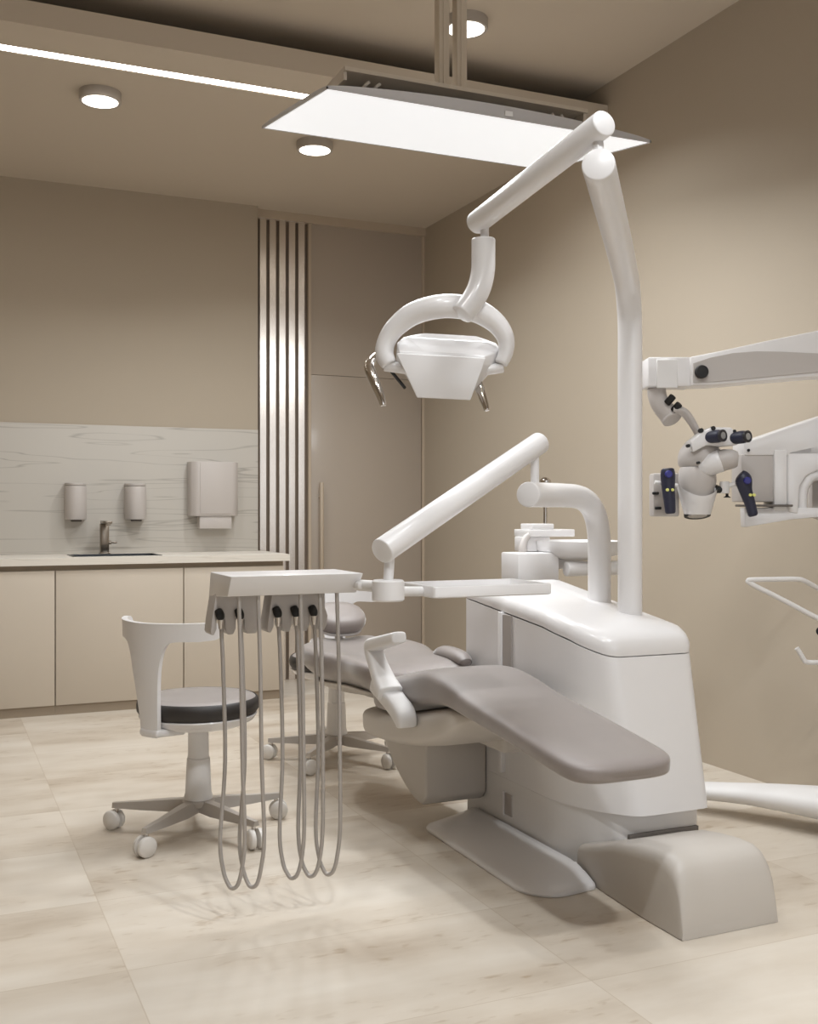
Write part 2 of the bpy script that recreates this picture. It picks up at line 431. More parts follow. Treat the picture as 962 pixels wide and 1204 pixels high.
bx(bm, sx0+.001, sx0+.004, sy0+.001, sy1-.001, .83, .878); bx(bm, sx1-.004, sx1-.001, sy0+.001, sy1-.001, .83, .878)
bx(bm, sx0+.001, sx1-.001, sy1-.004, sy1-.001, .83, .878); bx(bm, sx0+.001, sx1-.001, sy0+.001, sy0+.004, .83, .878)
obj('rim', bm, W['steel'], t)
bm = NB(); lathe(bm, (.99, 6.55, .702), [(.0, .004), (.03, .004), (.036, 0)]); obj('drain', bm, W['chrome'], t)
settle(t)
t = thing('faucet', 'square brushed metal tap behind the sink', 'faucet', None, (.955, 6.745, .876))
bm = NB(); bx(bm, .935, .985, 6.72, 6.77, .8765, 1.062, .004); bx(bm, .93, .99, 6.715, 6.775, .8765, .885, .002); obj('body', bm, W['nickel'], t)
bm = NB(); bx(bm, .938, .982, 6.57, 6.768, 1.062, 1.078, .003); bx(bm, .946, .974, 6.575, 6.60, 1.052, 1.062, .002); obj('spout', bm, W['nickel'], t)
bm = NB(); tube(bm, [(.985, 6.745, .945), (1.0, 6.745, .945)], .012, 14); bx(bm, 1.0, 1.035, 6.738, 6.752, .939, .951, .003); obj('handle', bm, W['nickel'], t)
settle(t)
for xc, lab in ((.80, 'round grey wall soap dispenser left of the tap'), (1.158, 'round grey wall soap dispenser right of the tap')):
    t = thing('soap_dispenser', lab, 'soap dispenser', 'wall soap dispensers', (xc, YB-.014, 1.08))
    yc = YB-.075
    bm = NB()
    out = rounded_poly([(xc-.062, YB-.0145), (xc-.062, yc-.02), (xc-.03, yc-.06), (xc+.03, yc-.06), (xc+.062, yc-.02), (xc+.062, YB-.0145)], [.001, .05, .06, .06, .05, .001], 6)
    prism(bm, [(p.x, p.y, 1.085) for p in out], (0, 0, .205), .004)
    obj('body', bm, W['dispenser'], t)
    bm = NB(); prism(bm, [(xc+(p.x-xc)*.985, YB-.0145+(p.y-YB+.0145)*.985, 1.2915) for p in out], (0, 0, .016), .004); obj('lid', bm, W['dispenser'], t)
    bm = NB(); bx(bm, xc-.03, xc+.03, yc-.03, yc+.02, 1.073, 1.085, .003); obj('nozzle', bm, W['groove'], t)
    settle(t)
t = thing('paper_towel_dispenser', 'boxy grey paper towel dispenser on the marble backsplash', 'towel dispenser', None, (1.645, YB-.014, 1.1))
bm = NB()
out = rounded_poly([(1.49, YB-.0145), (1.49, YB-.10), (1.525, YB-.135), (1.765, YB-.135), (1.80, YB-.10), (1.80, YB-.0145)], [.001, .02, .02, .02, .02, .001])
prism(bm, [(p.x, p.y, 1.105) for p in out], (0, 0, .345), .004); obj('body', bm, W['dispenser'], t)
bm = NB(); bx(bm, 1.545, 1.755, YB-.139, YB-.1345, 1.118, 1.44, .0015); obj('cover', bm, W['dispenser'], t)
bm = NB(); bx(bm, 1.545, 1.75, YB-.125, YB-.05, 1.025, 1.1045, .004); obj('paper_tray', bm, W['dispenser'], t)
settle(t)

# ================================================================== CEILING LAMPS
def downlight(x, y, zc, lab, power, r=.098):
    t = thing('ceiling_downlight', lab, 'ceiling light', 'round surface downlights', (x, y, zc))
    bm = NB(); lathe(bm, (x, y, zc), [(r-.014, -.0455), (r-.003, -.048), (r, -.045), (r, -.0002)], 48, cap=False)
    lathe(bm, (x, y, zc), [(r, -.0003), (.001, -.0003)], 48, cap=False)
    obj('housing', bm, W['fixture'], t)
    bm = NB(); lathe(bm, (x, y, zc), [(r-.0145, -.030), (r-.0145, -.046), (.001, -.0465)], 48); obj('diffuser', bm, W['down'], t)
    settle(t)
    l = bpy.data.lights.new('downlight_lamp', 'AREA'); l.shape = 'DISK'; l.size = .17; l.energy = power; l.color = (.95, .98, 1); l.spread = math.radians(135)
    lo = bpy.data.objects.new('downlight_lamp', l); C.objects.link(lo); lo.location = (x, y, zc-.05)
downlight(.735, 5.30, ZL, 'round white downlight at upper left, under the strip light', 10)
downlight(1.90, 5.55, ZL, 'round white downlight on the lower ceiling near the door bay', 10)
downlight(2.20, 4.33, ZU, 'round white downlight on the upper ceiling behind the lamp rods', 10)
# the rest of the upper ceiling's grid, above and behind the photographer
downlight(.62, 2.05, ZU, 'round white downlight on the upper ceiling in front of the dental chair, left', 5)
downlight(1.75, 2.05, ZU, 'round white downlight on the upper ceiling in front of the dental chair, right', 5)
downlight(.62, .85, ZU, 'round white downlight on the upper ceiling over the photographer, left', 21)
downlight(1.75, .85, ZU, 'round white downlight on the upper ceiling over the photographer, right', 21)

PX0, PX1, PY0, PY1, PZ = 1.156, 2.42, 3.26, 4.0, 2.5
tilt = .15
t = thing('ceiling_lamp_panel', 'large glowing rectangular lamp panel hung from the ceiling over the dental chair', 'lamp', None, (1.79, 3.6, ZU))
def pz(y): return PZ+(y-PY0)*tilt
bm = NB()
vs = [(PX0+.006, PY0+.006), (PX1-.006, PY0+.006), (PX1-.006, PY1-.006), (PX0+.006, PY1-.006)]
prism(bm, [(x, y, pz(y)-.001) for x, y in vs], (0, 0, .004)); obj('diffuser', bm, W['panel'], t)
# housing: shallow lid whose near and far edges swell into a low arch
bm = NB(); n = 24; top = []; bot = []
for i in range(n+1):
    f = i/n; x = PX0+(PX1-PX0)*f
    hgt = .006+.034*math.sin(PI*min(1, max(0, f)))**.7
    top.append([(x, y, pz(y)+hh) for y, hh in ((PY0, hgt), (PY0+.12, hgt+.006), (PY1-.12, hgt+.006), (PY1, hgt))])
    bot.append([(x, y, pz(y)) for y in (PY0, PY0+.12, PY1-.12, PY1)])
V1 = [[bm.verts.new(p) for p in r] for r in top]; V0 = [[bm.verts.new((p[0], p[1], p[2]+.0035)) for p in r] for r in bot]
for i in range(n):
    for j in range(3):
        bm.faces.new((V1[i][j], V1[i+1][j], V1[i+1][j+1], V1[i][j+1])); bm.faces.new((V0[i][j], V0[i][j+1], V0[i+1][j+1], V0[i+1][j]))
    bm.faces.new((V1[i][0], V0[i][0], V0[i+1][0], V1[i+1][0])); bm.faces.new((V1[i][3], V1[i+1][3], V0[i+1][3], V0[i][3]))
for i in (0, n):
    for j in range(3): bm.faces.new((V1[i][j], V1[i][j+1], V0[i][j+1], V0[i][j]))
obj('housing', bm, W['lampgrey'], t, 50)
bm = NB()
for (a, b, c, d) in ((PX0, PX1, PY0, PY0+.006), (PX0, PX1, PY1-.006, PY1), (PX0, PX0+.006, PY0, PY1), (PX1-.006, PX1, PY0, PY1)):
    prism(bm, [(a, c, pz(c)-.003), (b, c, pz(c)-.003), (b, d, pz(d)-.003), (a, d, pz(d)-.003)], (0, 0, .007))
obj('edge_trim', bm, W['lampgrey'], t)
# upper mounting tray, open side down
TX0, TX1, TY0, TY1, TZ = 1.278, 2.25, 3.42, 3.86, 2.638
bm = NB()
bx(bm, TX0+.012, TX1-.012, TY0+.012, TY1-.012, TZ, TZ+.010)
bx(bm, TX0, TX1, TY0, TY0+.012, TZ-.002, TZ+.012); bx(bm, TX0, TX1, TY1-.012, TY1, TZ-.045, TZ+.012)
bx(bm, TX0, TX0+.012, TY0+.012, TY1-.012, TZ-.03, TZ+.012); bx(bm, TX1-.012, TX1, TY0+.012, TY1-.012, TZ-.045, TZ+.012)
tray = obj('mounting_tray', bm, W['lampbox'], t)
for x in (1.50, 1.86, 2.04):
    bm = NB(); lathe(bm, (x, 3.56, TZ), [(.028, 0), (.028, -.012), (.024, -.016), (.001, -.016)], 24, cap=False); obj('holding_disc', bm, W['lampbox'], tray)
for xa in (1.36, 1.40, 2.13, 2.17):
    bm = NB(); s = 1 if xa < 1.7 else -1
    tube(bm, [(xa+.02*s, TY0+.03, TZ-.015), (xa+.005*s, TY0+.04, TZ-.03), (xa-.005*s, TY0+.08, TZ-.06), (xa+.01*s, TY0+.14, pz(TY0+.14)+.045)], .006, 8, 6); obj('cable', bm, W['cable'], tray)
bm = NB()
for x in (1.42, 2.10):
    for y in (3.6, 3.78): tube(bm, [(x, y, pz(y)+.02), (x, y, TZ+.001)], .012, 12)
obj('standoffs', bm, W['lampbox'], t)
bm = NB(); bx(bm, 1.445, 1.50, 3.47, 3.50, pz(3.47)+.042, 2.60, .006); bx(bm, 1.40, 1.4448, 3.47, 3.50, pz(3.47)+.042, 2.588, .006); obj('terminal_block', bm, W['cable'], t)
bm = NB(); bx(bm, 1.805, 1.835, PY0-.006, PY0+.002, PZ+.006, PZ+.022, .001); obj('latch', bm, W['satin'], t)
for x in (1.727, 1.80):
    bm = NB(); bx(bm, x-.021, x+.021, 3.575, 3.617, TZ+.0125, ZU-.0005, .002)
    bx(bm, x-.006, x+.006, 3.571, 3.5755, TZ+.0125, ZU-.0005); obj('ceiling_rod', bm, W['lampbox'], t)
bm = NB(); bx(bm, 1.68, 1.85, 3.55, 3.64, ZU-.02, ZU-.0002, .002); obj('ceiling_plate', bm, W['lampbox'], t)
settle(t)

# ================================================================== DENTAL CONSOLE
t = thing('dental_console', 'white pedestal console standing beside the dental chair', 'dental unit', None, (2.05, 3.2, 0))
con = t
def plan_side(z, off=0.0, front=0):
    pts = [(1.85, 3.66), (1.85, 2.99), (1.905, 2.83), (1.99, 2.735), (2.255, 2.735), (2.285, 2.80), (2.285, 3.66)]
    return pts
def console_ring(z, lean=0, grow=0, seg=5):
    # lean pushes the front back as it rises
    pts = [(1.85, 3.66), (1.85, 3.0), (1.90, 2.86), (1.99+.0, 2.745), (2.262, 2.742), (2.282, 2.80), (2.282, 3.66)]
    q = []
    for x, y in pts:
        f = max(0, min(1, (3.05-y)/.3))
        q.append((x-.02*lean*f*0 - (.055*lean*f if x < 2.2 else .02*lean*f), y+lean*.07*f))
    out = rounded_poly(q, [.03, .2, .12, .045, .03, .03, .03], seg)
    return out
# top seam height along Y
def seam(y):
    P = [(2.70, .645), (2.76, .665), (2.94, .735), (3.1, .768), (3.33, .793), (3.6, .812), (3.8, .82)]
    for (a, za), (b, zb) in zip(P, P[1:]):
        if y <= b: return za+(zb-za)*max(0, (y-a)/(b-a))
    return P[-1][1]
bm = NB(); rings = []
for i, f in enumerate([0, .03, .1, .2, .35, .5, .65, .8, .9, .97, 1]):
    lo = console_ring(0, 0); ring = []
    for j, p0 in enumerate(lo):
        p1 = console_ring(0, 1)[j]
        p = p0*(1-f)+p1*f
        z0b = .23 if False else .20
        zt = seam(p.y)-.003
        ring.append(Vector((p.x, p.y, z0b+(zt-z0b)*f)))
    rings.append(ring)
loft(bm, rings); obj('body', bm, W['white'], t, 30)
# pedestal skirt under the body, a little inside it at the front
bm = NB(); rings = []
base = rounded_poly([(1.85, 3.65), (1.85, 3.0), (1.903, 2.868), (2.0, 2.795), (2.255, 2.785), (2.268, 2.84), (2.268, 3.65)], [.03, .2, .12, .06, .03, .03, .03], 5)
for z in (0, .1995): rings.append([Vector((p.x, p.y, z)) for p in base])
loft(bm, rings); obj('skirt', bm, W['satin'], t, 30)
# soft cap
def smooth_seam(y):
    return sum(seam(y+k*.03) for k in range(-3, 4))/7
bm = NB(); rings = []
edge = console_ring(0, 1, seg=6)
for p in edge: pass
rings.append([Vector((p.x, p.y, seam(p.y)+.001)) for p in edge])
for tt, h in ((-.004, .012), (-.004, .022), (.012, .034), (.04, .044), (.09, .052), (.17, .058), (.3, .063), (.5, .067), (.72, .069), (.9, .070)):
    ring = []
    for p in edge:
        sp = Vector((2.07, min(3.5, max(2.93, p.y))))
        q = p.lerp(sp, tt)
        f = min(1, max(0, (tt-.02)/.25)); zz = seam(q.y)*(1-f)+smooth_seam(q.y)*f
        ring.append(Vector((q.x, q.y, zz+h)))
    rings.append(ring)
loft(bm, rings, True, True)
obj('cap', bm, W['white'], t, 75)
# vertical groove with its bright strip on the chair side
bm = NB(); bx(bm, 1.8385, 1.853, 3.275, 3.335, .40, .778); obj('groove', bm, W['channel'], t)
bm = NB(); bx(bm, 1.833, 1.853, 3.336, 3.362, .22, .786, .003); obj('bright_strip', bm, W['white'], t)
bm = NB(); bx(bm, 1.8465, 1.858, 3.285, 3.335, .075, .15, .001); obj('recess', bm, W['channel'], t)
bm = NB(); bx(bm, 1.842, 1.856, 3.336, 3.345, .07, .155, .001); obj('recess_edge', bm, W['white'], t)
bm = NB(); bx(bm, 1.98, 2.245, 2.776, 2.790, .119, .136, .002); obj('gap_shadow_strip', bm, W['groove'], t)  # dark strip standing in for the shadow where skirt meets foot box
# foot box in front
bm = NB(); rings = []
def foot_ring(y, xl, xr, zt, r):
    pts = rounded_poly([(xl, 0.001), (xl+.004, zt), (xr-.004, zt), (xr, 0.001)], [.004, r, r, .004], 8)
    return [Vector((p.x, y, p.y)) for p in pts]
prof = [(2.322, .03, .04), (2.328, .09, .045), (2.338, .145, .05), (2.352, .178, .052), (2.372, .198, .05), (2.40, .206, .045), (2.45, .205, .04), (2.55, .190, .035), (2.66, .165, .03), (2.76, .13, .03), (2.88, .095, .03)]
for y, zt, r in prof:
    f = max(0, (y-2.5)/.38)
    rings.append(foot_ring(y, 1.823-.0*f+.03*f, 2.152+.09*f, zt, r))
loft(bm, rings); obj('foot_box', bm, W['warm'], t, 50)
settle(t)

# ================================================================== DENTAL CHAIR
XC = 1.625
t = thing('dental_chair', 'reclined dental patient chair with dark grey upholstery', 'dental chair', None, (XC, 3.3, 0))
AX = Vector((1, 0, 0))
def cushion(bm, st, k=5, ex=3.4, n=48, dish=0.0):
    """stations (y, z, half width, half thickness, x centre)"""
    D = catmull(st, k); rings = []
    for i, d in enumerate(D):
        a = D[max(i-1, 0)]; b = D[min(i+1, len(D)-1)]
        tg = Vector((0, b[0]-a[0], b[1]-a[1])).normalized()
        up = AX.cross(tg); up = up if up.z > 0 else -up
        ring = superring((d[4], d[0], d[1]), AX, up, d[2], d[3], ex, n)
        if dish:
            ring = [p+Vector((0, 0, dish*min(1, ((p.x-d[4])/max(d[2], .02))**2)*d[2]/.2)) for p in ring]
        rings.append(ring)
    loft(bm, rings); return bm
x = XC
bm = NB()
cushion(bm, [(2.268, .478, .05, .006, x), (2.272, .479, .10, .018, x), (2.29, .481, .135, .027, x), (2.33, .485, .158, .031, x), (2.42, .497, .165, .032, x),
             (2.65, .526, .166, .034, x), (2.87, .550, .167, .038, x), (3.0, .568, .169, .046, x), (3.10, .573, .170, .056, x), (3.18, .566, .171, .062, x),
             (3.30, .540, .172, .066, x), (3.44, .507, .173, .066, x), (3.55, .485, .173, .062, x), (3.61, .476, .166, .05, x), (3.64, .474, .13, .02, x)], 4, 4.4)
obj('seat_cushion', bm, W['uphol'], t, 70)
bm = NB()
cushion(bm, [(3.53, .515, .12, .014, x), (3.545, .515, .17, .040, x), (3.60, .515, .20, .060, x), (3.68, .514, .212, .066, x), (3.80, .510, .206, .068, x), (3.90, .507, .216, .069, x), (3.98, .502, .24, .072, x),
             (4.06, .499, .256, .076, x), (4.14, .500, .258, .076, x), (4.22, .508, .245, .070, x), (4.29, .522, .20, .060, x), (4.34, .534, .162, .052, x), (4.39, .542, .145, .046, x), (4.43, .546, .115, .036, x), (4.45, .548, .06, .012, x)], 4, 2.7, dish=.045)
back = obj('backrest', bm, W['uphol'], t, 70)
bm = NB()
cushion(bm, [(3.66, .440, .12, .008, x), (3.72, .438, .17, .014, x), (3.90, .430, .17, .016, x), (4.06, .416, .20, .016, x), (4.14, .416, .205, .016, x), (4.22, .430, .18, .014, x), (4.32, .462, .12, .014, x), (4.40, .485, .09, .012, x), (4.43, .490, .05, .006, x)], 4, 2.6, dish=.045)
obj('back_shell', bm, W['warm'], t, 70)
# headrest: oval pad tipped towards the sitter on a curved stem
hc = Vector((1.62, 4.40, .678)); ha = AX; hb = Vector((0, .90, .43)).normalized(); hn = ha.cross(hb)
def pad(bm, c, rx, ry, prof, ex=2.5):
    rings = []
    for s, h in prof: rings.append(superring(c+hn*h, ha, hb, rx*s, ry*s, ex, 40))
    loft(bm, rings); return bm
bm = NB(); pad(bm, hc, .112, .095, [(.5, -.036), (.82, -.035), (.95, -.026), (1, -.008), (1, .01), (.95, .025), (.82, .034), (.5, .039), (.2, .038)]); obj('headrest', bm, W['uphol'], t, 70)
bm = NB(); pad(bm, hc, .108, .092, [(.4, -.052), (.8, -.050), (.94, -.043), (.955, -.031), (.8, -.033), (.5, -.037)]); obj('headrest_shell', bm, W['satin'], t, 60)
bm = NB(); tube(bm, [(1.62, 4.36, .53), (1.62, 4.40, .575), (1.62, 4.415, .61), (1.62, 4.415, .64)], [.03, .028, .026, .03], 16, 4, flat=(1, .6)); obj('headrest_stem', bm, W['satin'], t)
# armrest on the near side: C-shaped bracket
bm = NB(); xa = 1.405
tube(bm, [(xa, y, z) for y, z in [(3.325, .53), (3.385, .57), (3.432, .612), (3.472, .655), (3.47, .676), (3.44, .685), (3.36, .703), (3.25, .728)]], [.036, .031, .027, .026, .027, .027, .025, .022], 24, 5, bev=.004, flat=(.85, 1.2), up=(0, -.5, 1), ex=4)
arm = obj('armrest', bm, W['satin'], t, 50)
bm = NB()
tube(bm, [(xa+.01, 3.44, .545), (xa+.01, 3.36, .522), (xa+.01, 3.30, .502), (xa+.01, 3.25, .484), (xa+.01, 3.222, .462), (xa+.01, 3.215, .436)], [.034, .034, .033, .033, .031, .026], 24, 5, bev=.006, flat=(.85, 1.15), ex=4); obj('armrest_bracket', bm, W['satin'], t, 50)
bm = NB(); tube(bm, [(1.80, 3.78, .588), (1.80, 3.73, .60), (1.80, 3.66, .602), (1.80, 3.58, .596), (1.80, 3.54, .58)], [.022, .032, .034, .032, .022], 22, 5, bev=.01, flat=(.75, 1.1)); obj('armrest_pad', bm, W['uphol'], t, 60)
# seat pan
bm = NB(); rings = []
for y, z, hw, ht in catmull([(3.76, .360, .09, .02), (3.755, .360, .14, .040), (3.73, .362, .165, .052), (3.65, .366, .175, .057), (3.4, .392, .178, .060), (3.15, .442, .178, .060), (3.02, .482, .172, .048), (2.95, .505, .15, .024), (2.92, .512, .11, .006)], 4):
    tg = Vector((0, 1, -.16)).normalized(); up = AX.cross(tg)
    rings.append(superring((1.63, y, z), AX, up, hw, ht, 4.2, 44))
loft(bm, rings); obj('seat_pan', bm, W['warm'], t, 60)
bm = NB(); bx(bm, 1.72, 1.845, 3.12, 3.62, .34, .42, .02, 3); obj('pan_link', bm, W['warm'], t)
# support bracket joined to the console
bm = NB()
out = [(3.47, .395), (3.47, .12), (3.50, .09), (3.58, .10), (3.70, .15), (3.82, .23), (3.90, .32), (3.92, .36), (3.92, .395)]
sm = catmull(out[2:8], 4); poly = [out[0], out[1]]+[tuple(p) for p in sm]+[out[8]]
prism(bm, [(1.60, y, z) for y, z in poly], (.2485, 0, 0), .012, 3); obj('support_bracket', bm, W['warm'], t, 50)
# floor plate
bm = NB(); rings = []
out = rounded_poly([(1.615, 3.52), (1.607, 2.80), (1.68, 2.725), (1.84, 2.745), (1.84, 3.6)], [.05, .07, .08, .02, .02], 6)
c = Vector((1.75, 3.2))
for z, ins in ((.001, .0), (.008, -.002), (.016, .004), (.03, .045), (.044, .10), (.048, .15)):
    rings.append([Vector((min(p.x+ins*(1 if p.x < 1.8 else .0), 1.84), p.y+(ins*.9 if p.y < 3.0 else -ins*.4), z)) for p in out])
loft(bm, rings); obj('floor_plate', bm, W['white'], t, 60)
settle(t)

# ================================================================== SPITTOON on the console's far end
t = thing('spittoon', 'white cuspidor basin with chrome spout behind the console arms', 'spittoon', None, (2.34, 3.84, 0))
bm = NB(); bx(bm, 2.152, 2.345, 3.775, 3.92, .85, .972, .008); bx(bm, 2.295, 2.37, 3.80, 3.92, .05, .86, .008); obj('pillar', bm, W['white'], t)
bm = NB(); bx(bm, 2.22, 2.46, 3.72, 4.02, 0.001, .06, .02, 3); obj('foot', bm, W['white'], t)
bm = NB(); bx(bm, 2.36, 2.50, 3.83, 3.90, .90, .945, .01); lathe(bm, (2.475, 3.84, .945), [(.06, -.01), (.10, .0), (.16, .012), (.182, .035), (.186, .066), (.187, .072), (.180, .072), (.16, .04), (.10, .022), (.001, .018)], 56); obj('bowl', bm, W['white'], t)
bm = NB(); tube(bm, [(2.36, 3.75, .905), (2.66, 3.74, .905)], .03, 20, bev=.004); obj('cup_heater', bm, W['satin'], t)
bm = NB(); bx(bm, 2.25, 2.36, 3.87, 3.98, .973, 1.034, .005); bx(bm, 2.26, 2.475, 3.86, 4.0, 1.034, 1.064, .004); bx(bm, 2.28, 2.385, 3.88, 3.98, 1.064, 1.088, .004); obj('tap_block', bm, W['white'], t)
bm = NB(); tube(bm, [(2.36, 3.91, 1.087), (2.36, 3.91, 1.25)], .008, 12); lathe(bm, (2.36, 3.91, 1.235), [(.001, 0), (.018, .006), (.026, .02), (.024, .036), (.012, .046), (.001, .048)], 24); obj('chrome_spout', bm, W['chrome'], t)
bm = NB(); tube(bm, [(2.225, 3.86, .973), (2.222, 3.86, .99), (2.24, 3.87, 1.025), (2.27, 3.88, 1.045)], [.02, .017, .015, .012], 14, 5, flat=(1, .7)); obj('water_arm', bm, W['grey'], t)
settle(t)

# ================================================================== INSTRUMENT DELIVERY ARM
t = thing('instrument_delivery_unit', 'white swing arm carrying the hose box and tray over the chair', 'dental unit', None, (2.153, 3.2, .8))
bm = NB()
tube(bm, [(2.153, 3.2, .78), (2.153, 3.2, .9), (2.153, 3.2, 1.0), (2.150, 3.2, 1.06), (2.132, 3.193, 1.125), (2.09, 3.178, 1.172), (2.03, 3.152, 1.192), (1.94, 3.112, 1.196), (1.83, 3.05, 1.196), (1.732, 2.975, 1.196)], .0405, 28, 4, bev=.004); obj('bent_post', bm, W['white'], t, 40)
pv = Vector((1.779, 3.012, 0))
bm = NB(); tube(bm, [(pv.x, pv.y, 1.22), (pv.x, pv.y, 1.34)], .014, 16); obj('pivot_pin', bm, W['white'], t)
hub = Vector((1.142, 2.718, .926))
bm = NB()
A = Vector((1.783, 3.022, 1.352)); B = Vector((1.115, 2.70, 1.035))
dd = (A-B).normalized(); tube(bm, [A+dd*.035, B], .036, 28, bev=.004); obj('spring_arm', bm, W['white'], t, 40)
bm = NB(); tube(bm, [(hub.x, hub.y, .95), (hub.x+.008, hub.y+.005, 1.04)], .014, 16); obj('pivot_pin', bm, W['white'], t)
bm = NB(); lathe(bm, (hub.x, hub.y, .898), [(.040, 0), (.0445, .004), (.0445, .054), (.040, .058)], 36); obj('hub', bm, W['white'], t)
bm = NB(); bx(bm, 1.085, 1.135, 2.80, 2.86, .925, .945, .006); tube(bm, [(1.10, 2.83, .935), (1.13, 2.76, .935), (1.142, 2.72, .93)], .016, 12, 4); tube(bm, [(1.142, 2.718, .925), (1.2, 2.75, .92), (1.30, 2.78, .915)], .014, 12, 3); obj('link', bm, W['satin'], t)
# tray
bm = NB(); X0, X1, Y0, Y1, Z0, Z1 = 1.268, 1.648, 2.69, 2.93, .902, .934
out = rounded_poly([(X0, Y0), (X1, Y0), (X1, Y1), (X0, Y1)], .012, 4); c2 = Vector(((X0+X1)/2, (Y0+Y1)/2))
rings = []
for z, s in ((Z0, .004), (Z0+.003, .0005), (Z1-.003, 0), (Z1, .002), (Z1, .012), (Z0+.014, .016), (Z0+.012, .03)):
    rings.append([Vector((p.x+math.copysign(min(s, abs(c2.x-p.x)), c2.x-p.x), p.y+math.copysign(min(s, abs(c2.y-p.y)), c2.y-p.y), z)) for p in out])
loft(bm, rings); obj('tray', bm, W['white'], t, 40)
# hose box
bm = NB()
P = lambda x, y, z: Vector((x, y, z))
v = [P(.727, 2.808, .970), P(1.105, 2.808, .970), P(1.105, 3.04, .970), P(.727, 3.04, .970), P(.727, 2.845, .914), P(1.098, 2.845, .914), P(1.098, 3.04, .90), P(.722, 3.04, .90)]
vv = [bm.verts.new(p) for p in v]
for f in ((0, 1, 2, 3), (7, 6, 5, 4), (0, 4, 5, 1), (1, 5, 6, 2), (2, 6, 7, 3), (3, 7, 4, 0)): bm.faces.new([vv[i] for i in f])
bmesh.ops.recalc_face_normals(bm, faces=bm.faces[:])
bmesh.ops.bevel(bm, geom=bm.edges[:], offset=.003, segments=2, profile=.5, affect='EDGES')
head = obj('hose_box', bm, W['white'], t, 30)
# two scalloped instrument holders hanging at the back of the box
def holder(xs, y0, y1):
    bm = NB(); a, b = xs[0], xs[-1]
    pts = [(a+.018, .93), (a+.003, .835), (a, .806), (a+.004, .798)]
    mids = xs[1:-1]
    for m in mids: pts += [(m-.020, .798), (m-.012, .815), (m-.012, .838), (m-.006, .846), (m+.006, .846), (m+.012, .838), (m+.012, .815), (m+.020, .798)]
    pts += [(b-.008, .798), (b, .81), (b+.004, .84), (b-.004, .862), (b-.006, .93)]
    prism(bm, [(x, y0, z) for x, z in pts], (0, y1-y0, 0), .002, 2)
    return bm
obj('instrument_holder', holder([.709, .738, .793, .846], 2.962, 3.039), W['grey'], t, 30)
obj('instrument_holder', holder([.872, .903, .956, 1.01, 1.05], 2.962, 3.039), W['grey'], t, 30)
hz = [(.735, .762), (.791, .816), (.901, .937), (.954, .994), (1.008, 1.045)]
bots = [.108, .104, .112, .11, .108]
for (xa, xb), zb in zip(hz, bots):
    bm = NB()
    yb_, yf = 2.955, 2.862
    xm = (xa+xb)/2+.006; w2 = .031
    pts = [(xa, yb_, .84), (xa+.003, yb_, .80), (xa+.006, yb_-.006, .70), (xa+.010, yb_-.012, .45), (xm-w2*.86, 2.93, .24), (xm-w2*.66, 2.92, .155), (xm-w2*.30, 2.91, zb+.010), (xm, 2.90, zb),
           (xm+w2*.40, 2.89, zb+.012), (xm+w2*.74, 2.885, .165), (xm+w2*.95, 2.88, .25), (xb+.014, yf+.012, .45), (xb+.008, yf+.004, .70), (xb+.002, yf, .86), (xb, yf, .918)]
    tube(bm, pts, .0058, 12, 6); hs = obj('hose', bm, W['hose'], t, 60)
    bm = NB(); lathe(bm, (xa, yb_-.003, .842), [(.006, -.026), (.009, -.004), (.0095, .0), (.001, .0)], 16); obj('ferrule', bm, W['chrome'], hs)
    bm = NB(); tube(bm, [(xa, yb_-.003, .842), (xa-.002, yb_-.004, .854), (xa-.006, yb_+.004, .869)], [.0095, .0125, .0105], 16, 3, bev=.002); obj('connector', bm, W['black'], hs)
settle(t)

# ================================================================== OPERATING LIGHT
t = thing('operating_light', 'white dental operating light on a tall jointed pole', 'lamp', None, (2.14, 3.0, .78))
bm = NB()
tube(bm, [(2.14, 3.0, .77), (2.14, 3.0, 1.2), (2.14, 3.0, 1.6), (2.14, 3.0, 1.74), (2.125, 2.983, 1.815), (2.075, 2.923, 1.876), (2.0, 2.832, 1.902), (1.85, 2.65, 1.93), (1.66, 2.42, 1.957), (1.47, 2.19, 1.982)], .0405, 32, 5, bev=.004); obj('pole', bm, W['white'], t, 40)
A = Vector((1.485, 2.185, 2.082)); B = Vector((1.455, 2.80, 1.985))
bm = NB(); tube(bm, [(1.488, 2.21, 2.0), (1.488, 2.225, 2.08)], .0135, 16); obj('pivot_pin', bm, W['white'], t)
dd = (A-B).normalized()
bm = NB(); tube(bm, [A, B-dd*.0], .033, 28, bev=.004); obj('spring_arm', bm, W['white'], t, 40)
HD = 3.15
bm = NB(); tube(bm, [M(570, 263, HD-.03), M(570, 287, HD-.03)], .0125, 14); obj('pivot_pin', bm, W['white'], t)
bm = NB(); tube(bm, [M(568.5, 281, HD-.03), M(568.5, 300, HD-.03), M(568, 318, HD-.03), M(564, 337, HD-.035), M(556, 353, HD-.045), M(543, 370, HD-.06)], [.0345, .0345, .0345, .0345, .034, .033], 28, 5, bev=.003); obj('neck', bm, W['white'], t, 40)
arch = [(458, 429, 9.5), (452, 416, 11), (455, 400, 11), (466, 384, 12), (488, 368, 13.5), (522, 360, 14), (556, 364, 14), (581, 378, 12.5), (594, 396, 10.5), (595, 413, 9), (589, 428, 8)]
bm = NB(); tube(bm, [M(a, b, HD+.02-.05*(1-abs(a-525)/75)) for a, b, _ in arch], [r/402 for _, _, r in arch], 24, 5, bev=.004, up=-FX); obj('yoke', bm, W['white'], t, 40)
bm = NB(); tube(bm, [M(452, 430, HD+.02), M(482, 434, HD+.02)], .0165, 18, bev=.003); obj('yoke_pivot', bm, W['white'], t)
bm = NB(); tube(bm, [M(592, 432, HD+.02), M(562, 437, HD+.02)], .0155, 18, bev=.003); obj('yoke_pivot', bm, W['white'], t)
